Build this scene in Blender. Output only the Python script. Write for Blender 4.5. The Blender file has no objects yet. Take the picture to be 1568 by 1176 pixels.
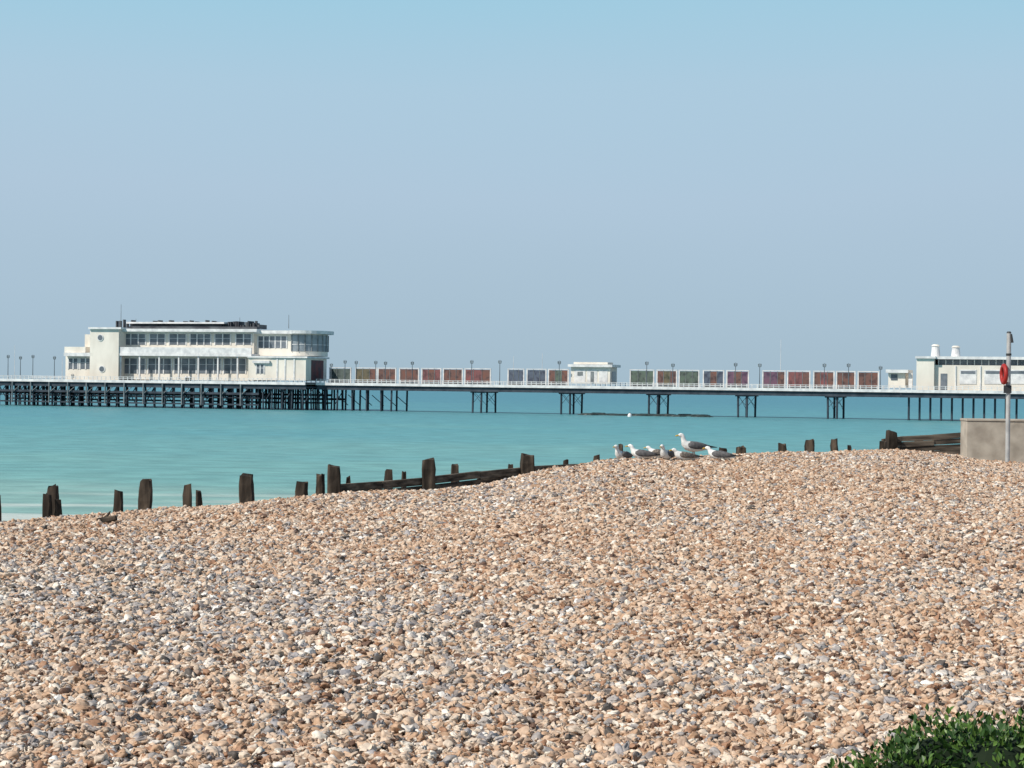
import bpy, bmesh, math, random
import numpy as np
from mathutils import Vector, Matrix, noise
random.seed(7); np.random.seed(7)
R=math.radians
F=2926.0; EYE=6.0; ROLL=0.0125
sc=bpy.context.scene
col=sc.collection

# ---------------------------------------------------------------- camera
cam=bpy.data.objects.new("camera",bpy.data.cameras.new("camera"))
cam.data.sensor_width=36; cam.data.lens=36*F/1568
cam.data.clip_start=0.1; cam.data.clip_end=60000
m=Matrix.Rotation(R(90)+4.0/F,4,'X')@Matrix.Rotation(math.atan(ROLL),4,'Z')
cam.matrix_world=Matrix.Translation((0,0,EYE))@m
col.objects.link(cam); sc.camera=cam
def tb(u): return (u-784)/F                      # bearing
def vh(u): return 592+ROLL*(u-784)               # horizon row
def zz(u,v,Y): return EYE-(v-vh(u))/F*Y

# ---------------------------------------------------------------- light
sd=Vector((-0.84,-0.54,0)).normalized(); EL=R(43)
sundir=Vector((sd.x*math.cos(EL),sd.y*math.cos(EL),math.sin(EL)))
sun=bpy.data.objects.new("sun",bpy.data.lights.new("sun",'SUN'))
sun.data.energy=4.7; sun.data.angle=R(0.6); sun.data.color=(1,0.93,0.82)
sun.rotation_euler=sundir.to_track_quat('Z','Y').to_euler(); col.objects.link(sun)
w=bpy.data.worlds.new("World"); sc.world=w; w.use_nodes=True
nt=w.node_tree; bg=nt.nodes['Background']
sky=nt.nodes.new('ShaderNodeTexSky'); sky.sky_type='NISHITA'; sky.sun_disc=False
sky.sun_elevation=EL; sky.sun_rotation=math.atan2(sd.x,sd.y)
sky.air_density=1.0; sky.dust_density=0.6; sky.ozone_density=2.0; sky.altitude=0
SKS=0.09
tcw=nt.nodes.new('ShaderNodeTexCoord'); sxw=nt.nodes.new('ShaderNodeSeparateXYZ'); nt.links.new(tcw.outputs['Generated'],sxw.inputs[0])
hr=nt.nodes.new('ShaderNodeValToRGB'); cr=hr.color_ramp
def sk(c): return (c[0],c[1],c[2],1)
cr.elements[0].position=0.0; cr.elements[0].color=sk((0.37,0.50,0.59)); cr.elements[1].position=0.27; cr.elements[1].color=sk((0.29,0.58,0.76))
for p_,c_ in ((0.035,(0.395,0.53,0.64)),(0.10,(0.43,0.572,0.705)),(0.155,(0.415,0.595,0.735)),(0.20,(0.35,0.60,0.75))):
    e=cr.elements.new(p_); e.color=sk(c_)
nw=nt.nodes.new('ShaderNodeTexNoise'); nw.inputs['Scale'].default_value=3; nw.inputs['Detail'].default_value=2
mpw=nt.nodes.new('ShaderNodeMapping'); mpw.inputs['Scale'].default_value=(1,1,4); nt.links.new(tcw.outputs['Generated'],mpw.inputs[0]); nt.links.new(mpw.outputs[0],nw.inputs['Vector'])
mz=nt.nodes.new('ShaderNodeMath'); mz.operation='MULTIPLY_ADD'; mz.inputs[1].default_value=0.03; nt.links.new(nw.outputs[0],mz.inputs[0])
ms=nt.nodes.new('ShaderNodeMath'); ms.operation='SUBTRACT'; ms.inputs[1].default_value=0.015; nt.links.new(sxw.outputs['Z'],ms.inputs[0]); nt.links.new(ms.outputs[0],mz.inputs[2])
nt.links.new(mz.outputs[0],hr.inputs[0])
vs_=nt.nodes.new('ShaderNodeVectorMath'); vs_.operation='SCALE'; vs_.inputs['Scale'].default_value=1/SKS; nt.links.new(hr.outputs[0],vs_.inputs[0])
hf=nt.nodes.new('ShaderNodeMapRange'); hf.inputs[1].default_value=0.25; hf.inputs[2].default_value=0.6; hf.inputs[3].default_value=1.0; hf.inputs[4].default_value=0.0
nt.links.new(sxw.outputs['Z'],hf.inputs[0])
hm=nt.nodes.new('ShaderNodeMix'); hm.data_type='RGBA'; nt.links.new(hf.outputs[0],hm.inputs[0]); nt.links.new(sky.outputs[0],hm.inputs[6]); nt.links.new(vs_.outputs[0],hm.inputs[7])
nt.links.new(hm.outputs[2],bg.inputs[0]); bg.inputs[1].default_value=SKS
sc.view_settings.view_transform='Standard'; sc.view_settings.look='None'; sc.view_settings.exposure=0

# ---------------------------------------------------------------- materials
def mat(name,c,rough=0.8,c2=None,scale=5.0,bump=0.0,stretch=(1,1,1),spec=0.3,metal=0,detail=4,c3=None):
    M=bpy.data.materials.new(name); M.use_nodes=True; t=M.node_tree; b=t.nodes['Principled BSDF']
    b.inputs['Roughness'].default_value=rough; b.inputs['Specular IOR Level'].default_value=spec
    b.inputs['Metallic'].default_value=metal
    c2=c2 or tuple(x*0.8 for x in c)
    tc=t.nodes.new('ShaderNodeTexCoord'); mp=t.nodes.new('ShaderNodeMapping'); mp.inputs['Scale'].default_value=stretch
    n=t.nodes.new('ShaderNodeTexNoise'); n.inputs['Scale'].default_value=scale; n.inputs['Detail'].default_value=detail
    r=t.nodes.new('ShaderNodeValToRGB'); r.color_ramp.elements[0].position=0.35; r.color_ramp.elements[1].position=0.65
    r.color_ramp.elements[0].color=(*c2,1); r.color_ramp.elements[1].color=(*c,1)
    if c3:
        e=r.color_ramp.elements.new(0.5); e.color=(*c3,1)
    t.links.new(tc.outputs['Object'],mp.inputs[0]); t.links.new(mp.outputs[0],n.inputs['Vector'])
    t.links.new(n.outputs[0],r.inputs[0]); t.links.new(r.outputs[0],b.inputs['Base Color'])
    if bump:
        bp=t.nodes.new('ShaderNodeBump'); bp.inputs['Strength'].default_value=bump; bp.inputs['Distance'].default_value=0.02
        t.links.new(n.outputs[0],bp.inputs['Height']); t.links.new(bp.outputs[0],b.inputs['Normal'])
    return M
M={}
M['wall']=mat('cream_render',(0.80,0.75,0.67),0.7,(0.65,0.60,0.53),0.3,stretch=(1,1,0.4),detail=6)
M['white']=mat('white_paint',(0.78,0.77,0.76),0.5,(0.56,0.56,0.57),0.9)
M['glass']=mat('window_glass',(0.07,0.09,0.11),0.15,(0.19,0.21,0.24),0.35,spec=0.5)
M['iron']=mat('pier_iron',(0.055,0.068,0.088),0.6,(0.024,0.034,0.048),0.6)
M['ironl']=mat('pier_iron_pale',(0.24,0.26,0.27),0.6,(0.12,0.14,0.15),0.8)
M['lampm']=mat('lamp_iron',(0.13,0.15,0.17),0.6,(0.09,0.11,0.13),0.8)
M['deck']=mat('deck_boards',(0.30,0.26,0.22),0.8,None,1.0)
M['roof']=mat('roof_felt',(0.11,0.12,0.13),0.8,(0.05,0.05,0.06),0.5)
M['red']=mat('shaded_dark_red',(0.16,0.035,0.035),0.6,(0.05,0.03,0.04),0.6)  # dark red with the annex end's shade put into the colour
M['wood']=mat('weathered_timber',(0.115,0.088,0.066),0.95,(0.02,0.016,0.013),9,0.8,(1,1,0.15),0.12,c3=(0.05,0.04,0.032))
M['plank']=mat('groyne_plank',(0.20,0.165,0.13),0.95,(0.04,0.033,0.028),5,0.7,(0.25,1,3),0.12,c3=(0.10,0.082,0.066))
M['conc']=mat('concrete',(0.47,0.42,0.355),0.9,(0.31,0.27,0.225),3.5,0.4,detail=8)
M['pole']=mat('galvanised_steel',(0.55,0.55,0.54),0.45,(0.40,0.40,0.40),6,metal=0.3)
M['buoyred']=mat('lifebuoy_red',(0.40,0.03,0.025),0.5)
M['dark']=mat('dark_panel',(0.05,0.055,0.06),0.6)
M['fwhite']=mat('white_feathers',(0.82,0.82,0.80),0.8,(0.66,0.66,0.65),30,0.3)
M['fgrey']=mat('grey_feathers',(0.15,0.145,0.15),0.8,(0.08,0.08,0.083),25,0.4)
M['fbrown']=mat('brown_feathers',(0.26,0.22,0.19),0.8,(0.09,0.08,0.07),40,0.4)
M['fblack']=mat('black_feathers',(0.025,0.025,0.027),0.7)
M['beak']=mat('yellow_beak',(0.65,0.42,0.06),0.4)
M['leg']=mat('pink_leg',(0.50,0.28,0.22),0.6)
M['rock']=mat('wet_rock',(0.05,0.07,0.07),0.5,(0.02,0.03,0.03),2)
ART=[((0.11,0.14,0.13),(0.05,0.07,0.065)),((0.16,0.13,0.08),(0.06,0.065,0.045)),((0.19,0.09,0.07),(0.08,0.05,0.05)),
     ((0.24,0.085,0.085),(0.11,0.055,0.06)),((0.10,0.13,0.18),(0.05,0.06,0.09)),((0.11,0.155,0.12),(0.055,0.07,0.065)),((0.17,0.085,0.13),(0.08,0.05,0.085))]
for i,(a,b) in enumerate(ART): M['art%d'%i]=mat('screen_art_%d'%i,a,0.6,b,0.9,detail=3,spec=0.25,c3=tuple(0.5*(x+y)+0.02 for x,y in zip(a,b)))

class Build:
    def __init__(s,name): s.name=name; s.parts={}
    def P(s,part,mt):
        if part not in s.parts: s.parts[part]=([],[],M[mt])
        return s.parts[part]
    def add(s,part,mt,vs,fs):
        V,Fc,_=s.P(part,mt); o=len(V); V.extend(vs); Fc.extend([[i+o for i in f] for f in fs])
    def finish(s,smooth=(),single=False,bevel=0):
        root=None
        if len(s.parts)>1:
            root=bpy.data.objects.new(s.name,None); col.objects.link(root)
        for k,(V,Fc,mt) in s.parts.items():
            me=bpy.data.meshes.new(k if root else s.name); me.from_pydata([tuple(v) for v in V],[],Fc); me.materials.append(mt); me.validate()
            bm=bmesh.new(); bm.from_mesh(me); bmesh.ops.recalc_face_normals(bm,faces=bm.faces); bm.to_mesh(me); bm.free()
            o=bpy.data.objects.new(k if root else s.name,me); col.objects.link(o)
            if k in smooth: me.polygons.foreach_set('use_smooth',[True]*len(me.polygons))
            if bevel:
                b=o.modifiers.new('bevel','BEVEL'); b.width=bevel; b.segments=2
            if root: o.parent=root
            else: root=o
        return root
BF=[(0,1,3,2),(4,6,7,5),(0,4,5,1),(2,3,7,6),(0,2,6,4),(1,5,7,3)]
# pier frame
A=Vector((tb(0)*472,472)); B=Vector((tb(1568)*398,398)); E=(B-A).normalized(); N=Vector((E.y,-E.x))
def S(u,q):
    t=tb(u); return (t*(A.y+N.y*q)-A.x-N.x*q)/(E.x-t*E.y)
def W(s,q,z): 
    p=A+E*s+N*q; return Vector((p.x,p.y,z))
def Yd(u,q): return W(S(u,q),q,0).y
def Zp(u,v,q): return zz(u,v,Yd(u,q))
def lbox(b,part,mt,s0,s1,q0,q1,z0,z1):
    b.add(part,mt,[W(s,q,z) for s in (s0,s1) for q in (q0,q1) for z in (z0,z1)],BF)
def pbox(b,part,mt,u0,u1,v0,v1,q0,q1):
    um=(u0+u1)/2
    lbox(b,part,mt,S(u0,q1),S(u1,q1),q0,q1,Zp(um,v1,q1),Zp(um,v0,q1))
def beam(b,part,mt,p0,p1,r,n=6,r1=None):
    p0=Vector(p0);p1=Vector(p1); d=(p1-p0).normalized(); x=d.orthogonal().normalized(); y=d.cross(x); r1=r if r1 is None else r1
    vs=[];
    for p,rr in ((p0,r),(p1,r1)):
        for i in range(n):
            a=2*math.pi*i/n; vs.append(p+x*math.cos(a)*rr+y*math.sin(a)*rr)
    fs=[(i,(i+1)%n,n+(i+1)%n,n+i) for i in range(n)]+[tuple(range(n))[::-1],tuple(range(n,2*n))]
    b.add(part,mt,vs,fs)

# ---------------------------------------------------------------- terrain
ct=np.array([-0.268,-0.165,-0.097,-0.045,-0.015,0.0226,0.045,0.074,0.142,0.20,0.245,0.30])
cY=np.array([20,23,25,26.5,27.5,29,30.5,32,35,37,38.5,40.])
cp=np.array([219,194,173,163,155,127,115,110,98,93,100,100.])
cz=-cp/F*cY+0.035
def hgt(x,y):
    x=np.asarray(x,float); y=np.asarray(y,float)
    t=x/np.maximum(y,7.0)
    Yc=np.interp(t,ct,cY); zc=np.interp(t,ct,cz)
    a=np.clip((y-8)/(Yc-8),0,1)
    z=-1.6+(zc+1.6)*a
    k=0.35; e=(y-Yc)/k
    z=z-0.17*k*np.logaddexp(0,np.clip(e,-40,400))
    z=z+0.022*np.sin(x*1.3+y*0.55)*np.sin(y*0.9-x*0.4)+0.015*np.sin(x*2.9+1+y*.3)*np.sin(y*1.7)
    return np.maximum(z+EYE,-3.0)
def h1(x,y): return float(hgt(x,y))
def ycrest(u): return float(np.interp(tb(u),ct,cY))
def gridmesh(name,xs,ys):
    X,Y=np.meshgrid(xs,ys); Z=hgt(X,Y)
    V=np.stack([X.ravel(),Y.ravel(),Z.ravel()],1)
    nx,ny=len(xs),len(ys); i=np.arange(nx-1)[None,:]+nx*np.arange(ny-1)[:,None]
    Fc=np.stack([i,i+1,i+1+nx,i+nx],-1).reshape(-1,4)
    me=bpy.data.meshes.new(name); me.from_pydata(V.tolist(),[],Fc.tolist())
    me.polygons.foreach_set('use_smooth',[True]*len(me.polygons))
    o=bpy.data.objects.new(name,me); col.objects.link(o); return o,V
xs=np.concatenate([[-900,-400,-200,-120,-80,-50,-35,-25],np.arange(-18,18.01,.3),[25,35,50,80,120,200,400,900]])
ys=np.concatenate([[-300,-120,-50,-20,-8],np.arange(-2,62,.3),[70,90,130]])
beach,_=gridmesh('shingle_beach',xs,ys)

def pebble_color_nodes(t,fac_out,loc_out):
    warm=[(0,(0.14,0.08,0.055)),(0.05,(0.34,0.19,0.115)),(0.16,(0.48,0.31,0.20)),(0.34,(0.55,0.39,0.275)),(0.54,(0.61,0.46,0.345)),
          (0.68,(0.40,0.285,0.21)),(0.76,(0.67,0.55,0.44)),(0.89,(0.76,0.68,0.58)),(0.95,(0.34,0.31,0.295))]
    cool=[(0,(0.10,0.085,0.075)),(0.07,(0.27,0.235,0.22)),(0.22,(0.41,0.37,0.345)),(0.36,(0.53,0.41,0.31)),(0.54,(0.34,0.32,0.325)),
          (0.66,(0.60,0.49,0.39)),(0.81,(0.70,0.63,0.56)),(0.93,(0.79,0.75,0.70))]
    def ramp(lst):
        r=t.nodes.new('ShaderNodeValToRGB'); cr=r.color_ramp; cr.interpolation='CONSTANT'
        cr.elements[0].position=0; cr.elements[0].color=(*lst[0][1],1); cr.elements[1].position=lst[1][0]; cr.elements[1].color=(*lst[1][1],1)
        for p,c in lst[2:]:
            e=cr.elements.new(p); e.color=(*c,1)
        t.links.new(fac_out,r.inputs[0]); return r
    a=ramp(warm); b=ramp(cool)
    n=t.nodes.new('ShaderNodeTexNoise'); n.inputs['Scale'].default_value=0.22; n.inputs['Detail'].default_value=3
    mp=t.nodes.new('ShaderNodeMapping'); mp.inputs['Scale'].default_value=(1.0,1.2,1); mp.inputs['Location'].default_value=(7.3,4.2,0)
    t.links.new(loc_out,mp.inputs[0]); t.links.new(mp.outputs[0],n.inputs['Vector'])
    mr=t.nodes.new('ShaderNodeMapRange'); mr.inputs[1].default_value=0.42; mr.inputs[2].default_value=0.68; mr.inputs[3].default_value=0.0; mr.inputs[4].default_value=0.5
    t.links.new(n.outputs[0],mr.inputs[0])
    sx=t.nodes.new('ShaderNodeSeparateXYZ'); t.links.new(loc_out,sx.inputs[0])
    def gauss(src,c,w):
        s=t.nodes.new('ShaderNodeMath'); s.operation='SUBTRACT'; s.inputs[1].default_value=c; t.links.new(src,s.inputs[0])
        d=t.nodes.new('ShaderNodeMath'); d.operation='DIVIDE'; d.inputs[1].default_value=w; t.links.new(s.outputs[0],d.inputs[0])
        q=t.nodes.new('ShaderNodeMath'); q.operation='MULTIPLY'; t.links.new(d.outputs[0],q.inputs[0]); t.links.new(d.outputs[0],q.inputs[1])
        ng=t.nodes.new('ShaderNodeMath'); ng.operation='MULTIPLY'; ng.inputs[1].default_value=-1; t.links.new(q.outputs[0],ng.inputs[0])
        ex=t.nodes.new('ShaderNodeMath'); ex.operation='EXPONENT'; t.links.new(ng.outputs[0],ex.inputs[0]); return ex.outputs[0]
    g1=gauss(sx.outputs['Y'],14.0,2.2); g2=gauss(sx.outputs['X'],-2.4,2.4)
    mu=t.nodes.new('ShaderNodeMath'); mu.operation='MULTIPLY'; t.links.new(g1,mu.inputs[0]); t.links.new(g2,mu.inputs[1])
    ad=t.nodes.new('ShaderNodeMath'); ad.operation='MULTIPLY_ADD'; ad.inputs[1].default_value=0.62; ad.use_clamp=True
    t.links.new(mu.outputs[0],ad.inputs[0]); t.links.new(mr.outputs[0],ad.inputs[2])
    m7=t.nodes.new('ShaderNodeMath'); m7.operation='MULTIPLY'; m7.inputs[1].default_value=37.7; t.links.new(fac_out,m7.inputs[0])
    fr=t.nodes.new('ShaderNodeMath'); fr.operation='FRACT'; t.links.new(m7.outputs[0],fr.inputs[0])
    gt=t.nodes.new('ShaderNodeMath'); gt.operation='GREATER_THAN'; t.links.new(ad.outputs[0],gt.inputs[0]); t.links.new(fr.outputs[0],gt.inputs[1])
    mx=t.nodes.new('ShaderNodeMix'); mx.data_type='RGBA'
    t.links.new(gt.outputs[0],mx.inputs[0]); t.links.new(a.outputs[0],mx.inputs[6]); t.links.new(b.outputs[0],mx.inputs[7])
    return mx.outputs[2]
G=bpy.data.materials.new('shingle_ground'); G.use_nodes=True; t=G.node_tree; b=t.nodes['Principled BSDF']; b.inputs['Roughness'].default_value=0.9
geo=t.nodes.new('ShaderNodeNewGeometry'); vo=t.nodes.new('ShaderNodeTexVoronoi'); vo.inputs['Scale'].default_value=20
t.links.new(geo.outputs['Position'],vo.inputs['Vector'])
sp=t.nodes.new('ShaderNodeSeparateColor'); t.links.new(vo.outputs['Color'],sp.inputs[0])
c=pebble_color_nodes(t,sp.outputs[0],geo.outputs['Position'])
dk=t.nodes.new('ShaderNodeMix'); dk.data_type='RGBA'; dk.blend_type='MULTIPLY'; dk.inputs[0].default_value=1
dk.inputs[7].default_value=(0.7,0.65,0.60,1); t.links.new(c,dk.inputs[6]); t.links.new(dk.outputs[2],b.inputs['Base Color'])
bp=t.nodes.new('ShaderNodeBump'); bp.invert=True; bp.inputs['Strength'].default_value=1; bp.inputs['Distance'].default_value=0.03
t.links.new(vo.outputs['Distance'],bp.inputs['Height']); t.links.new(bp.outputs[0],b.inputs['Normal'])
beach.data.materials.append(G)
PM=bpy.data.materials.new('pebble'); PM.use_nodes=True; t=PM.node_tree; b=t.nodes['Principled BSDF']
b.inputs['Roughness'].default_value=0.65; b.inputs['Specular IOR Level'].default_value=0.35
oi=t.nodes.new('ShaderNodeObjectInfo'); c=pebble_color_nodes(t,oi.outputs['Random'],oi.outputs['Location'])
tc=t.nodes.new('ShaderNodeTexCoord'); n=t.nodes.new('ShaderNodeTexNoise'); n.noise_dimensions='4D'; n.inputs['Scale'].default_value=1.6; n.inputs['Detail'].default_value=4
t.links.new(tc.outputs['Object'],n.inputs['Vector'])
mw=t.nodes.new('ShaderNodeMath'); mw.operation='MULTIPLY'; mw.inputs[1].default_value=90; t.links.new(oi.outputs['Random'],mw.inputs[0]); t.links.new(mw.outputs[0],n.inputs['W'])
mr=t.nodes.new('ShaderNodeMapRange'); mr.inputs[1].default_value=0.3; mr.inputs[2].default_value=0.7; mr.inputs[3].default_value=0.74; mr.inputs[4].default_value=1.2
t.links.new(n.outputs[0],mr.inputs[0])
vm=t.nodes.new('ShaderNodeVectorMath'); vm.operation='SCALE'; t.links.new(c,vm.inputs[0]); t.links.new(mr.outputs[0],vm.inputs['Scale'])
t.links.new(vm.outputs[0],b.inputs['Base Color'])

px=np.arange(-16,16.01,.25); py=np.arange(4.5,46,.25)
peb,V=gridmesh('shingle_pebbles',px,py)
t_=V[:,0]/np.maximum(V[:,1],7.0); Yc=np.interp(t_,ct,cY)
vis=(V[:,1]<Yc+2.0)&(np.abs(V[:,0])<V[:,1]*0.30+0.9)
far=np.clip((V[:,1]-9)/22,0,1)
dens=np.where(vis,1450*(1-far)+600*far,0); size=0.0220*(1-far)+0.029*far
for nme,arr in (('dens',dens),('psize',size)):
    at=peb.data.attributes.new(nme,'FLOAT','POINT'); at.data.foreach_set('value',arr.astype(np.float32))
g=bpy.data.node_groups.new('scatter_pebbles','GeometryNodeTree')
g.interface.new_socket('Geometry',in_out='INPUT',socket_type='NodeSocketGeometry'); g.interface.new_socket('Geometry',in_out='OUTPUT',socket_type='NodeSocketGeometry')
nn=g.nodes.new; L=g.links.new
gi=nn('NodeGroupInput'); go=nn('NodeGroupOutput')
ds=nn('GeometryNodeDistributePointsOnFaces'); ds.distribute_method='RANDOM'
na=nn('GeometryNodeInputNamedAttribute'); na.data_type='FLOAT'; na.inputs['Name'].default_value='dens'
nb=nn('GeometryNodeInputNamedAttribute'); nb.data_type='FLOAT'; nb.inputs['Name'].default_value='psize'
L(gi.outputs[0],ds.inputs['Mesh']); L(na.outputs['Attribute'],ds.inputs['Density'])
jn=nn('GeometryNodeJoinGeometry')
for i in range(10):
    ic=nn('GeometryNodeMeshIcoSphere'); ic.inputs['Radius'].default_value=1; ic.inputs['Subdivisions'].default_value=3
    po=nn('GeometryNodeInputPosition'); no=nn('ShaderNodeTexNoise'); no.noise_dimensions='4D'; no.inputs['W'].default_value=i*7.3+1; no.inputs['Scale'].default_value=0.8+0.13*(i%4); no.inputs['Detail'].default_value=1.5
    L(po.outputs[0],no.inputs['Vector'])
    sb=nn('ShaderNodeVectorMath'); sb.operation='SUBTRACT'; sb.inputs[1].default_value=(0.5,0.5,0.5); L(no.outputs['Color'],sb.inputs[0])
    sl=nn('ShaderNodeVectorMath'); sl.operation='MULTIPLY'; sl.inputs[1].default_value=(2.3,2.3,2.3); L(sb.outputs[0],sl.inputs[0])
    st=nn('GeometryNodeSetPosition'); L(ic.outputs[0],st.inputs[0]); L(sl.outputs[0],st.inputs['Offset'])
    tr=nn('GeometryNodeTransform'); tr.inputs['Scale'].default_value=(1.2,0.80+0.06*(i%3),0.44+0.07*(i%4)); L(st.outputs[0],tr.inputs[0])
    sm=nn('GeometryNodeSetMaterial'); sm.inputs['Material'].default_value=PM; L(tr.outputs[0],sm.inputs[0])
    ss=nn('GeometryNodeSetShadeSmooth'); L(sm.outputs[0],ss.inputs[0])
    gg=nn('GeometryNodeGeometryToInstance'); L(ss.outputs[0],gg.inputs[0]); L(gg.outputs[0],jn.inputs[0])
ip=nn('GeometryNodeInstanceOnPoints'); ip.inputs['Pick Instance'].default_value=True
L(jn.outputs[0],ip.inputs['Instance'])
rr=nn('FunctionNodeRandomValue'); rr.data_type='FLOAT_VECTOR'; rr.inputs[0].default_value=(-0.7,-0.7,0); rr.inputs[1].default_value=(0.7,0.7,6.283); L(rr.outputs[0],ip.inputs['Rotation'])
rs=nn('FunctionNodeRandomValue'); rs.data_type='FLOAT'; rs.inputs[2].default_value=0.0; rs.inputs[3].default_value=1.0; rs.inputs['Seed'].default_value=5
pw=nn('ShaderNodeMath'); pw.operation='POWER'; pw.inputs[1].default_value=2.8; L(rs.outputs[1],pw.inputs[0])
ma=nn('ShaderNodeMath'); ma.operation='MULTIPLY_ADD'; ma.inputs[1].default_value=1.0; ma.inputs[2].default_value=0.60; L(pw.outputs[0],ma.inputs[0])
mm=nn('ShaderNodeMath'); mm.operation='MULTIPLY'; L(ma.outputs[0],mm.inputs[0]); L(nb.outputs['Attribute'],mm.inputs[1])
rz=nn('FunctionNodeRandomValue'); rz.data_type='FLOAT_VECTOR'; rz.inputs[0].default_value=(0,0,-0.010); rz.inputs[1].default_value=(0,0,0.024); rz.inputs['Seed'].default_value=9
spn=nn('GeometryNodeSetPosition'); L(ds.outputs[0],spn.inputs[0]); L(rz.outputs[0],spn.inputs['Offset'])
L(spn.outputs[0],ip.inputs['Points'])
L(mm.outputs[0],ip.inputs['Scale']); L(ip.outputs[0],go.inputs[0])
md=peb.modifiers.new('scatter','NODES'); md.node_group=g

# ---------------------------------------------------------------- sea
def sea():
    bm=bmesh.new()
    xs=[-30000,-5000,-1200,-300,0,300,1200,5000,30000]; ys=[30,80,160,320,640,1500,5000,15000,45000]
    vv=[[bm.verts.new((x,y,0)) for x in xs] for y in ys]
    for j in range(len(ys)-1):
        for i in range(len(xs)-1): bm.faces.new((vv[j][i],vv[j][i+1],vv[j+1][i+1],vv[j+1][i]))
    me=bpy.data.meshes.new('sea'); bm.to_mesh(me); bm.free()
    o=bpy.data.objects.new('sea',me); col.objects.link(o)
    Ms=bpy.data.materials.new('sea_water'); Ms.use_nodes=True; t=Ms.node_tree; b=t.nodes['Principled BSDF']; me.materials.append(Ms)
    b.inputs['Roughness'].default_value=0.4; b.inputs['Specular IOR Level'].default_value=0.18
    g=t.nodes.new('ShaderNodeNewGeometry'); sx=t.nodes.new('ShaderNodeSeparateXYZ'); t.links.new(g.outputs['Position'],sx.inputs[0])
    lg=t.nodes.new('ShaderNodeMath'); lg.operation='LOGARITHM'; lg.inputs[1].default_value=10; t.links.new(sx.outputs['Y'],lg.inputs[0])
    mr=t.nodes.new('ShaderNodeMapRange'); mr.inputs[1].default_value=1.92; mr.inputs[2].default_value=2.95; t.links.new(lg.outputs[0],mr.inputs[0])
    def noi(sc,scale,detail=4):
        mp=t.nodes.new('ShaderNodeMapping'); mp.inputs['Scale'].default_value=sc; n=t.nodes.new('ShaderNodeTexNoise'); n.inputs['Scale'].default_value=scale; n.inputs['Detail'].default_value=detail
        t.links.new(g.outputs['Position'],mp.inputs[0]); t.links.new(mp.outputs[0],n.inputs['Vector']); return n
    n1=noi((0.6,1,1),0.03,4)
    ad=t.nodes.new('ShaderNodeMath'); ad.operation='MULTIPLY_ADD'; ad.inputs[1].default_value=0.5; t.links.new(n1.outputs[0],ad.inputs[0]); 
    sb=t.nodes.new('ShaderNodeMath'); sb.operation='SUBTRACT'; sb.inputs[1].default_value=0.24; t.links.new(mr.outputs[0],sb.inputs[0]); t.links.new(sb.outputs[0],ad.inputs[2])
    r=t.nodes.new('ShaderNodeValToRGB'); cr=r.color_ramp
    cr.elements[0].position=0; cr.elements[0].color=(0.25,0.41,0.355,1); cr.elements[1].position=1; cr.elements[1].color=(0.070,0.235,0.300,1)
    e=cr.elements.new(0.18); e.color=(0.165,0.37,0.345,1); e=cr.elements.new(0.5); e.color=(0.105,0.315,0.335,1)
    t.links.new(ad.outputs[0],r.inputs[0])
    n4=noi((0.8,1,1),0.35,6)
    wv=t.nodes.new('ShaderNodeMapRange'); wv.inputs[1].default_value=0.35; wv.inputs[2].default_value=0.65; wv.inputs[3].default_value=0.84; wv.inputs[4].default_value=1.13; t.links.new(n4.outputs[0],wv.inputs[0])
    vsn=t.nodes.new('ShaderNodeVectorMath'); vsn.operation='SCALE'; t.links.new(r.outputs[0],vsn.inputs[0]); t.links.new(wv.outputs[0],vsn.inputs['Scale'])
    n2=noi((0.25,1,1),0.22,6)
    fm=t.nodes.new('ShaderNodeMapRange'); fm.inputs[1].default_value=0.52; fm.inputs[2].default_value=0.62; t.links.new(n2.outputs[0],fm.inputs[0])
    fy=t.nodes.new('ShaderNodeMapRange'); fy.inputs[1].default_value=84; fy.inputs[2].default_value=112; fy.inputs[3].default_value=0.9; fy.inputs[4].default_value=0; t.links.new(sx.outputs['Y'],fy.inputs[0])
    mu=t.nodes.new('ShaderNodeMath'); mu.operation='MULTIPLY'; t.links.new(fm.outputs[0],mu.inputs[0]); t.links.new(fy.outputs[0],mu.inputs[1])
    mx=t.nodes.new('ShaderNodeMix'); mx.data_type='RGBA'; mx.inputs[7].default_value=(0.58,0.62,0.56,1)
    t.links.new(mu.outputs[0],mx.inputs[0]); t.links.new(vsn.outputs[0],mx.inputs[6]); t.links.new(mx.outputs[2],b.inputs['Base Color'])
    n3=noi((0.4,1,1),0.5,5)
    bp=t.nodes.new('ShaderNodeBump'); bp.inputs['Strength'].default_value=0.6; bp.inputs['Distance'].default_value=0.8
    t.links.new(n3.outputs[0],bp.inputs['Height']); t.links.new(bp.outputs[0],b.inputs['Normal'])
sea()

# ---------------------------------------------------------------- pier
ZD=6.02
pier=Build('pier')
sL=S(3,0); sR=S(1700,0); sP=S(500,0); sQ=S(1385,0)
lbox(pier,'deck','deck',sP,sQ,-6,6,5.85,ZD)
lbox(pier,'pavilion_deck','deck',sL,sP-0.01,-13,12,5.85,ZD+.004)
lbox(pier,'shore_deck','deck',sQ+0.01,sR,-13,9,5.85,ZD+.004)
def edge(s0,s1,q):
    sg=1 if q>0 else -1
    lbox(pier,'fascia','white',s0,s1,q+0.02*sg,q+0.2*sg,5.78,6.40)
    lbox(pier,'girder','iron',s0,s1,q-0.35*sg-0.1,q-0.35*sg+0.1,4.75,5.8)
    for z in (6.75,7.1): lbox(pier,'handrail','white',s0,s1,q+0.06*sg,q+0.14*sg,z,z+0.09)
    s=s0
    while s<s1:
        lbox(pier,'baluster','white',s,s+0.14,q+0.04*sg,q+0.17*sg,6.41,7.22); s+=1.15
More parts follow.
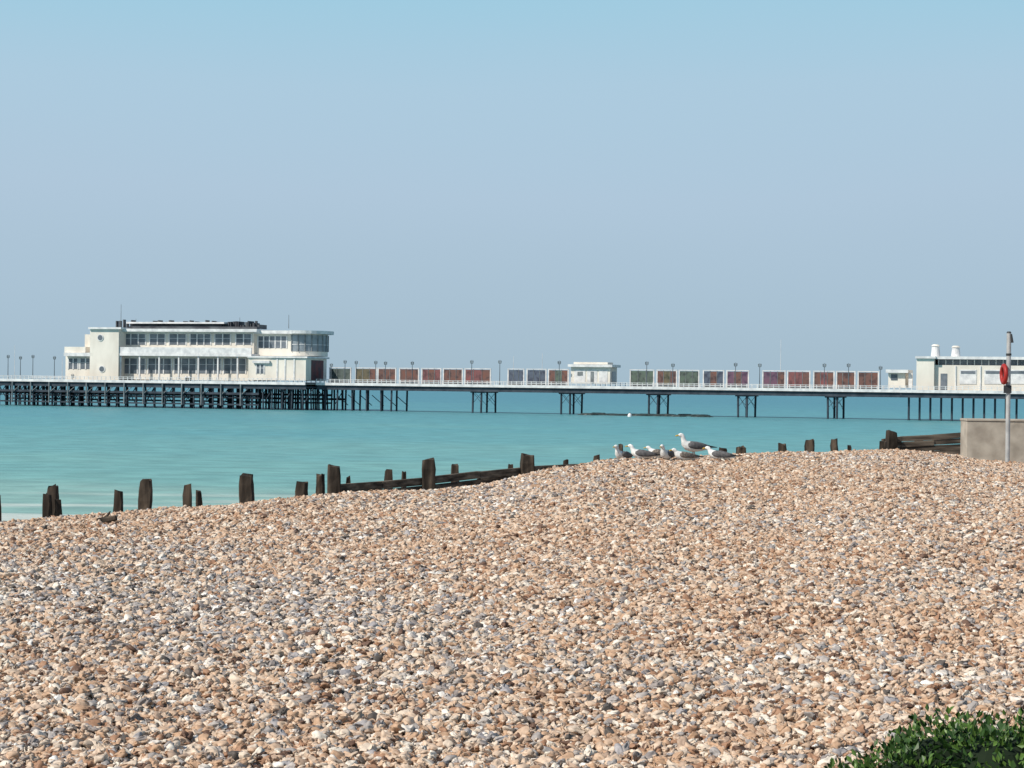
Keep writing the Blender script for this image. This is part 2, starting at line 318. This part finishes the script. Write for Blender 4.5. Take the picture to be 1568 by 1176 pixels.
for (a,b_,q0,q1) in ((sP,sQ,-6,6),(sL,sP-0.02,-13,12),(sQ+0.02,sR,-13,9)):
    edge(a,b_,q0); edge(a,b_,q1)
lbox(pier,'fascia','white',sL-0.25,sL-0.02,-13,12,5.72,6.42)
for z in (6.75,7.1): lbox(pier,'handrail','white',sL-0.2,sL-0.1,-13,12,z,z+0.1)
s=sP
while s<sQ: lbox(pier,'cross_girder','iron',s,s+0.3,-5.5,5.5,5.0,5.83); s+=4
def bent(s,qs,r=0.23):
    for q in qs: beam(pier,'pile','iron',W(s+random.uniform(-.12,.12),q,-1),W(s,q,5.83),r)
for uc in (742,876,1009,1144,1280):
    sc_=S(uc,0)
    for ds_ in (-1.0,1.0):
        bent(sc_+ds_,(-5,5)); 
        beam(pier,'brace','iron',W(sc_+ds_,-5,1.5),W(sc_+ds_,5,5),0.04)
    for q in (-5,5):
        beam(pier,'brace','iron',W(sc_-1,q,2.2),W(sc_+1,q,4.6),0.05); beam(pier,'brace','iron',W(sc_+1,q,2.2),W(sc_-1,q,4.6),0.05)
        lbox(pier,'cross_girder','iron',sc_-1.6,sc_+1.6,q-.2,q+.2,4.5,5.0)
for uc in (512,530,552,574,596,612):
    s=S(uc,0)
    bent(s,(-5,5,0) if uc<570 else (-5,5)); 
for i in range(6):
    s=S(505,0)+i*3; beam(pier,'brace','iron',W(s,-4,3.6),W(s+3,-4,1.2),0.1)
s=sL+0.6; k=0
rnd=random.Random(3)
while s<sP-0.5:
    for q in (-12,-7.5,-3,2,6.5,11): beam(pier,'pile','iron',W(s+rnd.uniform(-.3,.3),q,-1),W(s,q,5.83),0.2)
    if k%2==0:
        beam(pier,'brace','iron',W(s,10.9,1.0),W(s+2.5,10.9,5.0),0.11); beam(pier,'brace','iron',W(s,2,4.6),W(s+2.5,2,0.8),0.11)
        beam(pier,'brace','iron',W(s,-7.5,1.0),W(s+2.5,-7.5,5.0),0.11)
    if k%2==0 and s<S(395,12):
        beam(pier,'landing_post','ironl',W(s,12.1,0.8),W(s,12.1,5.75),0.2); beam(pier,'landing_strut','ironl',W(s,12.1,3.2),W(s+2.2,11.2,5.4),0.09)
    s+=2.5; k+=1
sl2=S(395,12)
for (q,z,h) in ((11.4,3.35,0.5),(11.3,0.9,0.35),(6,2.9,0.5),(-3,3.2,.5),(-3,1.4,.4),(-12,2.2,.5)):
    lbox(pier,'landing_beam','iron',sL,sl2 if q>5 else sP,q-.15,q+.15,z,z+h)
lbox(pier,'landing_deck','iron',sL,sl2,3,11,2.55,2.7)
lbox(pier,'girder','iron',sL,sP,-12.5,11.5,5.2,5.4)
lbox(pier,'girder','iron',sQ,sR,-12.5,8.5,5.1,5.3)
u=1392
while u<1690:
    for q in (-11,-3,6): 
        beam(pier,'pile','iron',W(S(u,q),q,-1),W(S(u,q),q,5.83),0.22)
    u+=16.5
pier.finish()

def lamp(u,vt,q=5.3,mast=False):
    nm='mast' if mast else 'pier_lamp_post'
    b=Build(nm); s=S(u,q); zt=Zp(u,vt,q)
    if mast:
        beam(b,'pole','white',W(s,q,ZD),W(s,q,zt),0.07,r1=0.04); beam(b,'base','white',W(s,q,ZD),W(s,q,ZD+.6),0.16); 
    else:
        beam(b,'pole','lampm',W(s,q,ZD),W(s,q,zt-0.6),0.10,8,0.07); beam(b,'base','lampm',W(s,q,ZD),W(s,q,ZD+0.8),0.2,8,0.15)
        beam(b,'arm','lampm',W(s-0.26,q,zt-0.8),W(s+0.26,q,zt-0.8),0.045)
        for d in (-0.26,0.26):
            beam(b,'lantern','ironl',W(s+d,q,zt-0.8),W(s+d,q,zt-0.3),0.09,8,0.14); beam(b,'cap','lampm',W(s+d,q,zt-0.3),W(s+d,q,zt-0.1),0.16,8,0.03)
        beam(b,'finial','lampm',W(s,q,zt-0.8),W(s,q,zt),0.05)
    b.finish()
for u,v in ((507,556),(528,551),(545,552),(575,552),(590,553),(631,553),(722,551),(765,551),(856,552),(990,553),(1030,556),(1126,555),(1163,556),(1262,556),(1299,556),(1348,560),(12,543),(31,545),(50,543),(83,545)): lamp(u,v,5.3 if u>100 else 11)
for u,v in ((22,528),(830,541),(786,545),(1195,520),(550,553),(95,545)): lamp(u,v+0.0,-5,True)

SCR=[(505,537,0),(545,576,1),(579,606,2),(612,641,2),(646,675,3),(679,708,2),(712,751,3),(778,802,4),(807,836,4),(840,870,5),
     (965,1001,5),(1006,1036,1),(1040,1070,5),(1077,1108,4),(1113,1146,6),(1168,1202,6),(1206,1240,3),(1246,1277,3),(1281,1309,2),(1314,1345,2)]
rnd=random.Random(8)
for u0,u1,a in SCR:
    b=Build('windbreak_screen'); um=(u0+u1)/2; s0,s1=S(u0,0),S(u1,0); zt=Zp(um,562.5+0.007*(um-500),0)
    n=3; wd=(s1-s0)/n
    for i in range(n):
        a2=rnd.choice((a,a,2))
        lbox(b,'art_panel_%d'%a2,'art%d'%a2,s0+i*wd+.05,s0+(i+1)*wd-.05,-.04,.04,6.9,zt-.30)
        lbox(b,'glazing','glass',s0+i*wd+.05,s0+(i+1)*wd-.05,-.03,.03,6.3,6.85)
        if i: lbox(b,'glazing_bar','ironl',s0+i*wd-.05,s0+i*wd+.05,-.1,.1,ZD,zt-0.16)
    for s_ in (s0,s1): lbox(b,'mullion','white',s_-.13,s_+.13,-.14,.12,ZD,zt-0.16)
    lbox(b,'rail','white',s0-.15,s1+.15,-.16,.16,zt-.15,zt); lbox(b,'rail','white',s0,s1,-.08,.08,6.85,6.9)
    lbox(b,'bench_seat','deck',s0+.3,s1-.3,.3,.9,ZD+.42,ZD+.5); lbox(b,'bench_leg','iron',s0+.5,s0+.6,.35,.85,ZD,ZD+.42); lbox(b,'bench_leg','iron',s1-.6,s1-.5,.35,.85,ZD,ZD+.42)
    b.finish()

b=Build('pier_shelter')
pbox(b,'walls','wall',874,934,562,587,-3,3); pbox(b,'roof','white',869,937,558,562,-3.8,3.8); pbox(b,'parapet','wall',878,930,554.5,557.8,-2.4,2.4)
for u0,u1 in ((879,896),(899,914),(917,930)): pbox(b,'recess_%d'%u0,'white',u0,u1,566,585,2.95,3.06)
pbox(b,'door','ironl',904,909,569,586,3.0,3.12); pbox(b,'window','ironl',884,892,569,575,3.0,3.12)
s=S(934,3)
lbox(b,'end_window','glass',s-0.02,s+0.06,-2,1.5,7.4,9.6)
b.finish()

# southern pavilion
b=Build('pavilion_building')
def win(u0,u1,v0,v1,q,n,fr='white',gl='glass'):
    pbox(b,'windows',gl,u0,u1,v0,v1,q-.3,q+.05)
    for i in range(n+1):
        uu=u0+(u1-u0)*i/n
        pbox(b,'window_frames',fr,uu-0.8,uu+0.8,v0-.3,v1+.3,q-.2,q+.13)
    vm=v0+(v1-v0)*0.4
    pbox(b,'window_rails',fr,u0,u1,vm-.3,vm+.3,q-.2,q+.10)
pbox(b,'wing_wall','wall',100,142,545.5,582,-9,7.5)
pbox(b,'wing_balcony','white',97,142,540,545.4,-10,9)
pbox(b,'wing_parapet','wall',98,130,531,539.9,-9.5,8.2)
win(104,119,549,565,7.5,2); win(122,139,549,565,7.5,2)
pbox(b,'tower','wall',137,181,504,582,-7,9)
pbox(b,'tower_cap','white',134,184,501,503.9,-8,9.6)
pbox(b,'tower_shoulder','wall',129,136.9,512,545.4,-6,6)
for (uu,vv,r) in ((153,517,0.62),(156,565,0.62)):
    s=S(uu,9); z=Zp(uu,vv,9); beam(b,'porthole_rim','white',W(s,8.9,z),W(s,9.14,z),r*1.35,16); beam(b,'porthole','glass',W(s,8.9,z),W(s,9.2,z),r,16)
pbox(b,'lower_wall','wall',182,386,545.4,582,-8,6)
pbox(b,'upper_wall','wall',182,388,508,545,-7.5,5.5)
pbox(b,'balcony','white',182,384,541,545.3,-8.3,8.8)
pbox(b,'balcony_parapet','white',182,384,532,540.9,8.2,8.7)
pbox(b,'main_roof','white',182,392,503.5,507.9,-8.3,7.6)
win(188,222,511.5,528,5.5,3); win(228,252,511.5,528,5.5,2); win(258,284,511.5,528,5.5,2); win(290,322,511.5,528,5.5,3); win(328,352,511.5,528,5.5,2); win(360,384,511.5,528,5.5,2)
win(186,222,549,572,6,3); win(226,262,549,572,6,3); win(266,300,549,572,6,3); win(304,338,549,572,6,3); win(342,376,549,572,6,3)
for uu in (184,213,243,273,303,333,363,382): pbox(b,'balcony_column','white',uu-1,uu+1,545.4,581,8.1,8.5)
pbox(b,'roof_plant','roof',198,338,496,503.4,-5,3.5)
pbox(b,'roof_canopy','white',192,342,493,495.6,-6,4.5)
pbox(b,'roof_edge','roof',196,392,500,503.4,3.8,5.2)
rnd=random.Random(5)
for i in range(16):
    uu=336+i*3.8; pbox(b,'roof_clutter','roof',uu,uu+rnd.uniform(1.2,3.2),rnd.uniform(491,498),503.4,-1+rnd.random()*3,2.5+rnd.random())
for i in range(14):
    uu=200+i*10+rnd.uniform(-3,3); pbox(b,'roof_clutter','roof',uu,uu+rnd.uniform(.8,2.5),rnd.uniform(490,493),493.2,-1,1)
for uu in (176,181,187,192): pbox(b,'roof_clutter','roof',uu,uu+1.6,489+rnd.random()*5,502,0,1)
pbox(b,'hall_wall','wall',389,446,511,545,-7.5,4.5)
win(394,438,515,533,4.5,5)
sC=S(446,4.5); qC=-1.5
def halfcyl(part,mt,s0,q0,r,z0,z1,n=18,a0=-90,a1=90):
    vs=[];fs=[]
    for i in range(n+1):
        a=R(a0+(a1-a0)*i/n); 
        for z in (z0,z1): vs.append(W(s0+r*math.cos(a),q0+r*math.sin(a),z))
    k=len(vs); 
    for i in range(n): fs.append((2*i,2*i+2,2*i+3,2*i+1))
    fs.append(tuple(range(0,k,2))); fs.append(tuple(range(1,k,2))); fs.append((0,1,k-1,k-2))
    b.add(part,mt,vs,fs)
z0,z1=Zp(446,545,4),Zp(446,511,4)
M['paleglass']=mat('pale_grey_glazing',(0.30,0.34,0.37),0.3,(0.17,0.20,0.23),0.4,spec=0.5)  # pale grey glazing for the rounded end
halfcyl('rounded_end','wall',sC,qC,6.0,z0,z1)
halfcyl('rounded_glazing','paleglass',sC,qC,6.08,z0+1.1,z1-.25)
halfcyl('rounded_band','white',sC,qC,6.16,z0+2.6,z0+2.75)
for i in range(13):
    a=R(-90+180*i/12); beam(b,'glazing_bar','ironl',W(sC+6.12*math.cos(a),qC+6.12*math.sin(a),z0+1.1),W(sC+6.12*math.cos(a),qC+6.12*math.sin(a),z1-.25),0.16)
halfcyl('rounded_roof','white',sC,qC,7.4,z1+.02,z1+.75)
pbox(b,'hall_roof','white',387,446,506,510.9,-8.9,5.9)
pbox(b,'annex','wall',380,468,548,582,-2,10)
pbox(b,'annex_coping','white',378,470,545.4,547.9,-2.5,10.4)
pbox(b,'annex_return','red',440,478,546,582,-8,-2.05)  # return block in the shade-darkened red
z=Zp(470,582,6)
s=S(468,10)
lbox(b,'annex_shaded_end','red',s-.05,s+.08,0,7,z,z+4.6)  # dark red sheet painting the end wall's shade, not a door
pbox(b,'annex_porch','white',386,412,552,556,9.5,10.6)
win(392,404,558,572,10,2); 
for uu in (424,436,450): pbox(b,'pilaster','white',uu-1,uu+1,548,582,9.8,10.15)
for (u,v,q) in ((184,466,2),(441,482,0),(366,486,0),(207,488,2)): beam(b,'flagpole','ironl',W(S(u,q),q,Zp(u,503,q)),W(S(u,q),q,Zp(u,v,q)),0.09,6,0.05)
b.finish()
b=Build('litter_bin')
for u in (285,290): beam(b,'body','dark',W(S(u,11),11,ZD),W(S(u,11),11,ZD+1.2),0.3,10,0.35); beam(b,'lid','white',W(S(u,11),11,ZD+1.2),W(S(u,11),11,ZD+1.45),0.36,10,0.15)
b.finish()

# shore pavilion
b=Build('shore_pavilion')
pbox(b,'kiosk','wall',1360,1386,571,594,-4,4); pbox(b,'kiosk_roof','white',1356,1390,566,570.9,-5,5)
pbox(b,'kiosk_window','glass',1364,1374,573,582,3.9,4.1); pbox(b,'kiosk_post','white',1391,1397,571,594,3,4)
pbox(b,'end_block','wall',1403,1430,549,597,-8,7)
pbox(b,'end_block_cap','white',1401,1432,545.5,548.9,-8.5,7.5)
pbox(b,'main_wall','wall',1430.2,1700,560,599,-8,6)
pbox(b,'clerestory','glass',1436,1700,551,559.8,-7,4.5)
pbox(b,'roof','white',1431,1700,546.5,550.8,-8,6.3)
uu=1436
while uu<1700: pbox(b,'clerestory_bar','white',uu,uu+1.5,551,559.8,4.4,4.7); uu+=11
uu=1462
while uu<1700:
    pbox(b,'pilaster','white',uu,uu+2,560.2,598,5.9,6.2)
    pbox(b,'panel','white',uu+7,uu+33,566,588,5.9,6.1); pbox(b,'panel_window','glass',uu+9,uu+31,568,572,5.95,6.18); uu+=38
pbox(b,'doorway','glass',1440,1450,572,597,5.9,6.1)
for u,v in ((1432,530),(1463,532)):
    s=S(u,2); zb=Zp(u,546,2); zt=Zp(u,v,2); beam(b,'vent_stack','white',W(s,2,zb),W(s,2,zt),1.0,14,0.75); beam(b,'vent_cap','wall',W(s,2,zt),W(s,2,zt+.35),0.95,14,0.6)
b.finish()

b=Build('rock_outcrop')
rnd=random.Random(2)
for i in range(60):
    u=rnd.uniform(895,1085); 
    if 926<u<934: continue
    y=418+rnd.uniform(-8,8)-(u-985)*0.03; x=tb(u)*y; r=rnd.uniform(0.7,2.4); hh=rnd.uniform(.15,.5)
    n=9; vs=[(x+r*1.6*math.cos(a*6.283/n)*rnd.uniform(.7,1.1),y+r*math.sin(a*6.283/n)*rnd.uniform(.7,1.1),-.2) for a in range(n)]
    vs+=[(x+r*.9*math.cos(a*6.283/n),y+r*.6*math.sin(a*6.283/n),hh*rnd.uniform(.6,1)) for a in range(n)]+[(x,y,hh)]
    b.add('rock_outcrop','rock',vs,[(a,(a+1)%n,n+(a+1)%n,n+a) for a in range(n)]+[(n+a,n+(a+1)%n,2*n) for a in range(n)])
b.finish()
b=Build('marker_buoy'); y=400; x=tb(965)*y
beam(b,'float','white',(x,y,-.2),(x,y,.35),.5,14,.45); beam(b,'top','white',(x,y,.35),(x,y,.75),.45,14,.2); beam(b,'eye','dark',(x,y,.75),(x,y,.9),.1,8); b.finish()

# ---------------------------------------------------------------- groynes
def timber(b,part,x,y,z0,z1,w,lean=(0,0),rot=0.0,seed=0,d=None):
    rd=random.Random(seed); n=8; k=7; vs=[];fs=[]; d=d or w
    prof=[(-1,-.85),(-.85,-1),(.85,-1),(1,-.85),(1,.85),(.85,1),(-.85,1),(-1,.85)]
    cr,sr=math.cos(rot),math.sin(rot); sl=rd.uniform(-.22,.22)
    for j in range(k):
        f=j/(k-1); zc=z0+(z1-z0)*f; tp=1.0-0.10*f-(0.10 if j==k-1 else 0)
        for (a,c_) in prof:
            a2=a*w/2*tp+rd.uniform(-.009,.009); c2=c_*d/2*tp+rd.uniform(-.009,.009)
            zj=zc+(rd.uniform(-.022,.022)+sl*a2 if j==k-1 else 0)
            vs.append((x+a2*cr-c2*sr+lean[0]*f,y+a2*sr+c2*cr+lean[1]*f,zj))
    for j in range(k-1):
        for i in range(n): fs.append((j*n+i,j*n+(i+1)%n,(j+1)*n+(i+1)%n,(j+1)*n+i))
    vs.append((x+lean[0],y+lean[1],z1+.004)); 
    for i in range(n): fs.append(((k-1)*n+i,(k-1)*n+(i+1)%n,k*n))
    b.add(part,'wood',vs,fs)
POSTS=[(1,760,10,2),(75,757,12,1),(83,744,17,1.2),(93,765,12,.9),(183,752,13,4),(224,735,20,1),(287,742,14,3),(308,752,9,5),(382,728,22,1),(463,738,17,2.5),
       (493,727,12,2.2),(596,720,13,5),(620,723,7,6),(699,711,13,5),(783,712,9,4),(868,705,8,3),(913,697,11,1.2),(951,681,7,.8),(1107,687,13,1.5),(1133,684,13,1.2),
       (1141,686,8,1.5),(1198,680,12,1.2),(1241,674,15,1),(1280,673,11,1.5),(1352,676,12,1.0),(1303,683,7,2)]
for i,(u,vt,wp,off) in enumerate(POSTS):
    y=ycrest(u)+off; x=tb(u)*y; w_=wp/F*y
    b=Build('groyne_post'); g0=h1(x,y)
    timber(b,'post',x,y,g0-0.3,zz(u,vt,y),w_,(random.uniform(-.03,.03),0),random.uniform(-.4,.4),i); b.finish()
def groyne(pts,posts,name='timber_groyne'):
    b=Build(name)
    P3=[(tb(u)*y,y,zz(u,v,y)) for u,v,y in pts]
    for i in range(len(P3)-1):
        a=Vector(P3[i]); c=Vector(P3[i+1]); d=Vector((c.x-a.x,c.y-a.y,0)).normalized(); nn_=Vector((-d.y,d.x,0))*0.045
        for k in range(5):
            dz=-0.115*k; off=random.uniform(-.012,.012)
            vs=[]
            for p in (a,c):
                jit=random.uniform(-.010,.010)
                for sg in (-1,1):
                    for q in (dz-.105,dz): vs.append(p+nn_*(sg)+Vector((0,off,q+jit)))
            b.add('plank','plank',vs,BF)
    for j,(u,vt,y,wp) in enumerate(posts):
        x=tb(u)*y; timber(b,'post',x,y,h1(x,y)-.3,zz(u,vt,y),wp/F*y,(0,0),0.15,100+j)
    b.finish()
groyne([(515,741,26.6),(585,737,27.3),(658,731,28.0),(735,722,28.8),(809,714,29.6),(884,710,30.6)],[(513,713,26.45,21),(658,703,27.85,21),(809,697,29.45,22),(535,730,27.2,7)])
groyne([(1352,672,38.6),(1380,668,38.7),(1430,665,38.8),(1479,662,38.9)],[(1366,660,38.45,16),(1408,668,39.0,12)])
b=Build('driftwood'); y=19.9; x=tb(167)*y; z=h1(x,y)+.03
beam(b,'log','wood',(x-.09,y,z+.0),(x+.10,y-.03,z+.05),0.045,7,0.03); beam(b,'branch','wood',(x-.03,y,z+.03),(x+.02,y+.05,z+.11),0.024,6,0.008); b.finish()

# ---------------------------------------------------------------- concrete wall, lifebuoy post
b=Build('concrete_wall'); y=36.2; x0=tb(1481)*y; zt=zz(1481,641,y)
def wbox(b,part,mt,x0,x1,y0,y1,z0,z1): b.add(part,mt,[(x,y,z) for x in (x0,x1) for y in (y0,y1) for z in (z0,z1)],BF)
wbox(b,'wall','conc',x0,x0+14,y,y+0.5,zt-1.6,zt-.05); wbox(b,'coping','conc',x0-.012,x0+14,y-.015,y+0.515,zt-.048,zt)
b.finish(bevel=0.012)
b=Build('lifebuoy_post'); y=35.6; x=tb(1544)*y; g0=h1(x,y); zt=zz(1544,510,y)
beam(b,'pole','pole',(x,y,g0-.3),(x,y,zt),0.042,12); beam(b,'pole_cap','dark',(x,y,zt),(x,y,zt+.03),0.047,12,0.03)
beam(b,'bracket','dark',(x+.03,y-.03,zt-.02),(x+.06,y-.03,zt-.18),0.022,8); beam(b,'collar','dark',(x,y,zt-.42),(x,y,zt-.38),0.05,12)
beam(b,'arm','dark',(x-.02,y,zz(1544,575,y)),(x-.10,y,zz(1544,575,y)),0.016,6)
zc=zz(1544,573,y); vs=[];fs=[];n=28;k=10
for i in range(n):
    a=2*math.pi*i/n
    for j in range(k):
        c_=2*math.pi*j/k; rr_=0.155+0.045*math.cos(c_); vs.append((x-.085+0.04*math.sin(c_),y+rr_*math.cos(a),zc+rr_*math.sin(a)))
for i in range(n):
    for j in range(k): fs.append((i*k+j,((i+1)%n)*k+j,((i+1)%n)*k+(j+1)%k,i*k+(j+1)%k))
b.add('lifebuoy','buoyred',vs,fs)
wbox(b,'backboard','dark',x-.10,x+.045,y-.06,y-.045,zz(1544,602,y),zz(1544,590,y))
b.finish(smooth=('lifebuoy',))

# ---------------------------------------------------------------- gulls
def loft(b,part,mt,rings,T,n=12):
    C=[Vector(r[:3]) for r in rings]; vs=[];fs=[]
    for i,r in enumerate(rings):
        tg=(C[min(i+1,len(C)-1)]-C[max(i-1,0)]).normalized(); lat=Vector((0,1,0)); lat=(lat-tg*lat.dot(tg)).normalized(); up=tg.cross(lat)
        for j in range(n):
            a=2*math.pi*j/n; vs.append(T@(C[i]+lat*math.cos(a)*r[3]+up*math.sin(a)*r[4]))
    m_=len(rings)
    for i in range(m_-1):
        for j in range(n): fs.append((i*n+j,i*n+(j+1)%n,(i+1)*n+(j+1)%n,(i+1)*n+j))
    fs.append(tuple(range(n))); fs.append(tuple(range((m_-1)*n,m_*n)))
    b.add(part,mt,vs,fs)
def gull(u,y,heading,sit=False,size=1.0,young=False,neck=0.0,tuck=False):
    x=tb(u)*y; z=h1(x,y)+0.03
    T=Matrix.Translation((x,y,z-(0.085*size if sit else 0)))@Matrix.Rotation(heading,4,'Z')@Matrix.Scale(size,4)
    b=Build('seagull'); wing='fbrown' if young else 'fgrey'
    nk=neck
    loft(b,'body','fwhite',[(-.27,0,.135,.022,.008),(-.21,0,.14,.035,.022),(-.14,0,.15,.055,.045),(-.05,0,.158,.075,.068),(.04,0,.165,.083,.078),(.11,0,.182,.072,.072),(.150,0,.215,.052,.055),
        (.168,0,.25+nk*.4,.037,.038),(.178,0,.275+nk*.8,.033,.034),(.192,0,.298+nk,.034,.035),(.215,0,.308+nk,.030,.031),(.238,0,.305+nk,.020,.021),(.248,0,.302+nk,.012,.013)],T)
    loft(b,'beak','beak',[(.240,0,.302+nk,.011,.012),(.268,0,.299+nk,.008,.010),(.285,0,.296+nk,.007,.010),(.297,0,.288+nk,.003,.004)],T,8)
    for sg in (-1,1):
        loft(b,'wing',wing,[(.115,sg*.062,.190,.014,.022),(.08,sg*.074,.192,.020,.045),(.0,sg*.076,.186,.022,.058),(-.09,sg*.062,.176,.022,.050),(-.17,sg*.042,.168,.018,.036),(-.24,sg*.024,.162,.013,.022)],T)
        loft(b,'wingtip','fblack',[(-.215,sg*.028,.166,.013,.020),(-.27,sg*.014,.163,.010,.014),(-.33,sg*-.004,.158,.006,.008),(-.365,sg*-.012,.155,.002,.003)],T,8)
        loft(b,'eye','fblack',[(.214,sg*.027,.313+nk,.001,.001),(.218,sg*.0285,.313+nk,.005,.005),(.222,sg*.027,.313+nk,.001,.001)],T,6)
        if not sit:
            for a_,c_,r0,r1 in (((.02,sg*.032,.12),(.0,sg*.032,.06),.010,.006),((.0,sg*.032,.06),(.012,sg*.032,.0),.006,.0055)):
                beam(b,'leg','leg',T@Vector(a_),T@Vector(c_),r0*size,7,r1*size)
            b.add('foot','leg',[T@Vector(p) for p in ((.0,sg*.032,.012),(.06,sg*.032-.025,0),(.065,sg*.032,.002),(.06,sg*.032+.025,0),(.0,sg*.032,-.006))],[(0,1,2),(0,2,3),(4,2,1),(4,3,2),(0,4,1),(0,3,4)])
    loft(b,'mantle',wing,[(.10,0,.222,.04,.012),(.05,0,.230,.062,.018),(-.04,0,.219,.064,.020),(-.12,0,.198,.05,.018),(-.19,0,.180,.032,.012)],T)
    b.finish(smooth=('body','wing','wingtip','mantle','beak','leg','eye'))
PI=math.pi
gull(1064,31.9,PI+.25,False,1.12,neck=.03)
gull(985,31.0,PI-.1,True,.95)
gull(1023,30.9,-PI/2-.5,True,1.0,young=False)
gull(1050,30.7,PI+.25,True,.9,young=True,neck=-.03)
gull(1103,31.0,PI-.3,True,.95,neck=-.02)
gull(955,31.4,PI+.9,True,.95,neck=.02)
gull(1010,31.5,PI-.2,True,.85,young=True,neck=-.03)

# ---------------------------------------------------------------- shrub
def shrub():
    lumps=[(1.30,7.05,4.44,.20),(1.45,7.0,4.50,.22),(1.60,7.1,4.56,.235),(1.78,7.0,4.57,.23),(1.95,7.1,4.56,.25),(2.12,7.0,4.55,.25),(2.3,7.1,4.55,.26),(1.5,6.75,4.40,.24),(1.8,6.7,4.42,.28),(2.15,6.7,4.42,.3),(1.8,7.4,4.48,.26),(2.2,7.4,4.5,.28),(2.5,7.0,4.5,.28)]
    rng=np.random.RandomState(4); vs=[];fs=[];mi=[]
    for (cx,cy,cz,r) in lumps:
        n=int(21000*r*r)
        for _ in range(n):
            d=Vector(rng.normal(size=3)); d.normalize()
            if d.z<-0.3: continue
            nz=noise.noise(Vector((cx,cy,cz))*3+d*2.5)
            rr_=r*(0.70+0.34*rng.rand()+0.28*nz)
            p=Vector((cx,cy,cz))+d*rr_
            ax=(d*0.9+Vector(rng.normal(size=3))*0.6+Vector((0,0,.45))).normalized(); sd_=ax.cross(Vector(rng.normal(size=3))).normalized()
            l=rng.uniform(.018,.042); w_=l*rng.uniform(.22,.36); o=len(vs)
            nrm=ax.cross(sd_)
            vs+= [p,p+ax*l*.5+sd_*w_-nrm*w_*.3,p+ax*l,p+ax*l*.5-sd_*w_-nrm*w_*.3]; fs+=[(o,o+1,o+2),(o,o+2,o+3)]; k=0 if rng.rand()<.58-.6*nz else 1; mi+=[k,k]  # lighter leaves on bulges, darker in hollows: sun and shade put into the colour
    for (cx,cy,cz,r) in lumps:  # dark inner blobs added to block light between the leaves
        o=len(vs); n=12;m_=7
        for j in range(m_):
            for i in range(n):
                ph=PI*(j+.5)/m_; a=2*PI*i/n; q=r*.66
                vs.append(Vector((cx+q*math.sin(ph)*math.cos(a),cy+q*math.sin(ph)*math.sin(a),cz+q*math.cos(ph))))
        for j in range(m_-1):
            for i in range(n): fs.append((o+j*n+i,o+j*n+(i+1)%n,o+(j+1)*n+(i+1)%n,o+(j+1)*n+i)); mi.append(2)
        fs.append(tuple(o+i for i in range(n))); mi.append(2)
    me=bpy.data.meshes.new('green_shrub'); me.from_pydata([tuple(v) for v in vs],[],fs)
    for mt in (mat('leaf_shaded',(0.038,0.09,0.018),0.45,(0.018,0.048,0.01),14,spec=0.35),mat('leaf_sunlit',(0.11,0.20,0.04),0.45,(0.06,0.12,0.022),14,spec=0.35),mat('shrub_light_block',(0.008,0.018,0.006),0.9)): me.materials.append(mt)
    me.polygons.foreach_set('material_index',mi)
    o=bpy.data.objects.new('green_shrub',me); col.objects.link(o)
shrub()
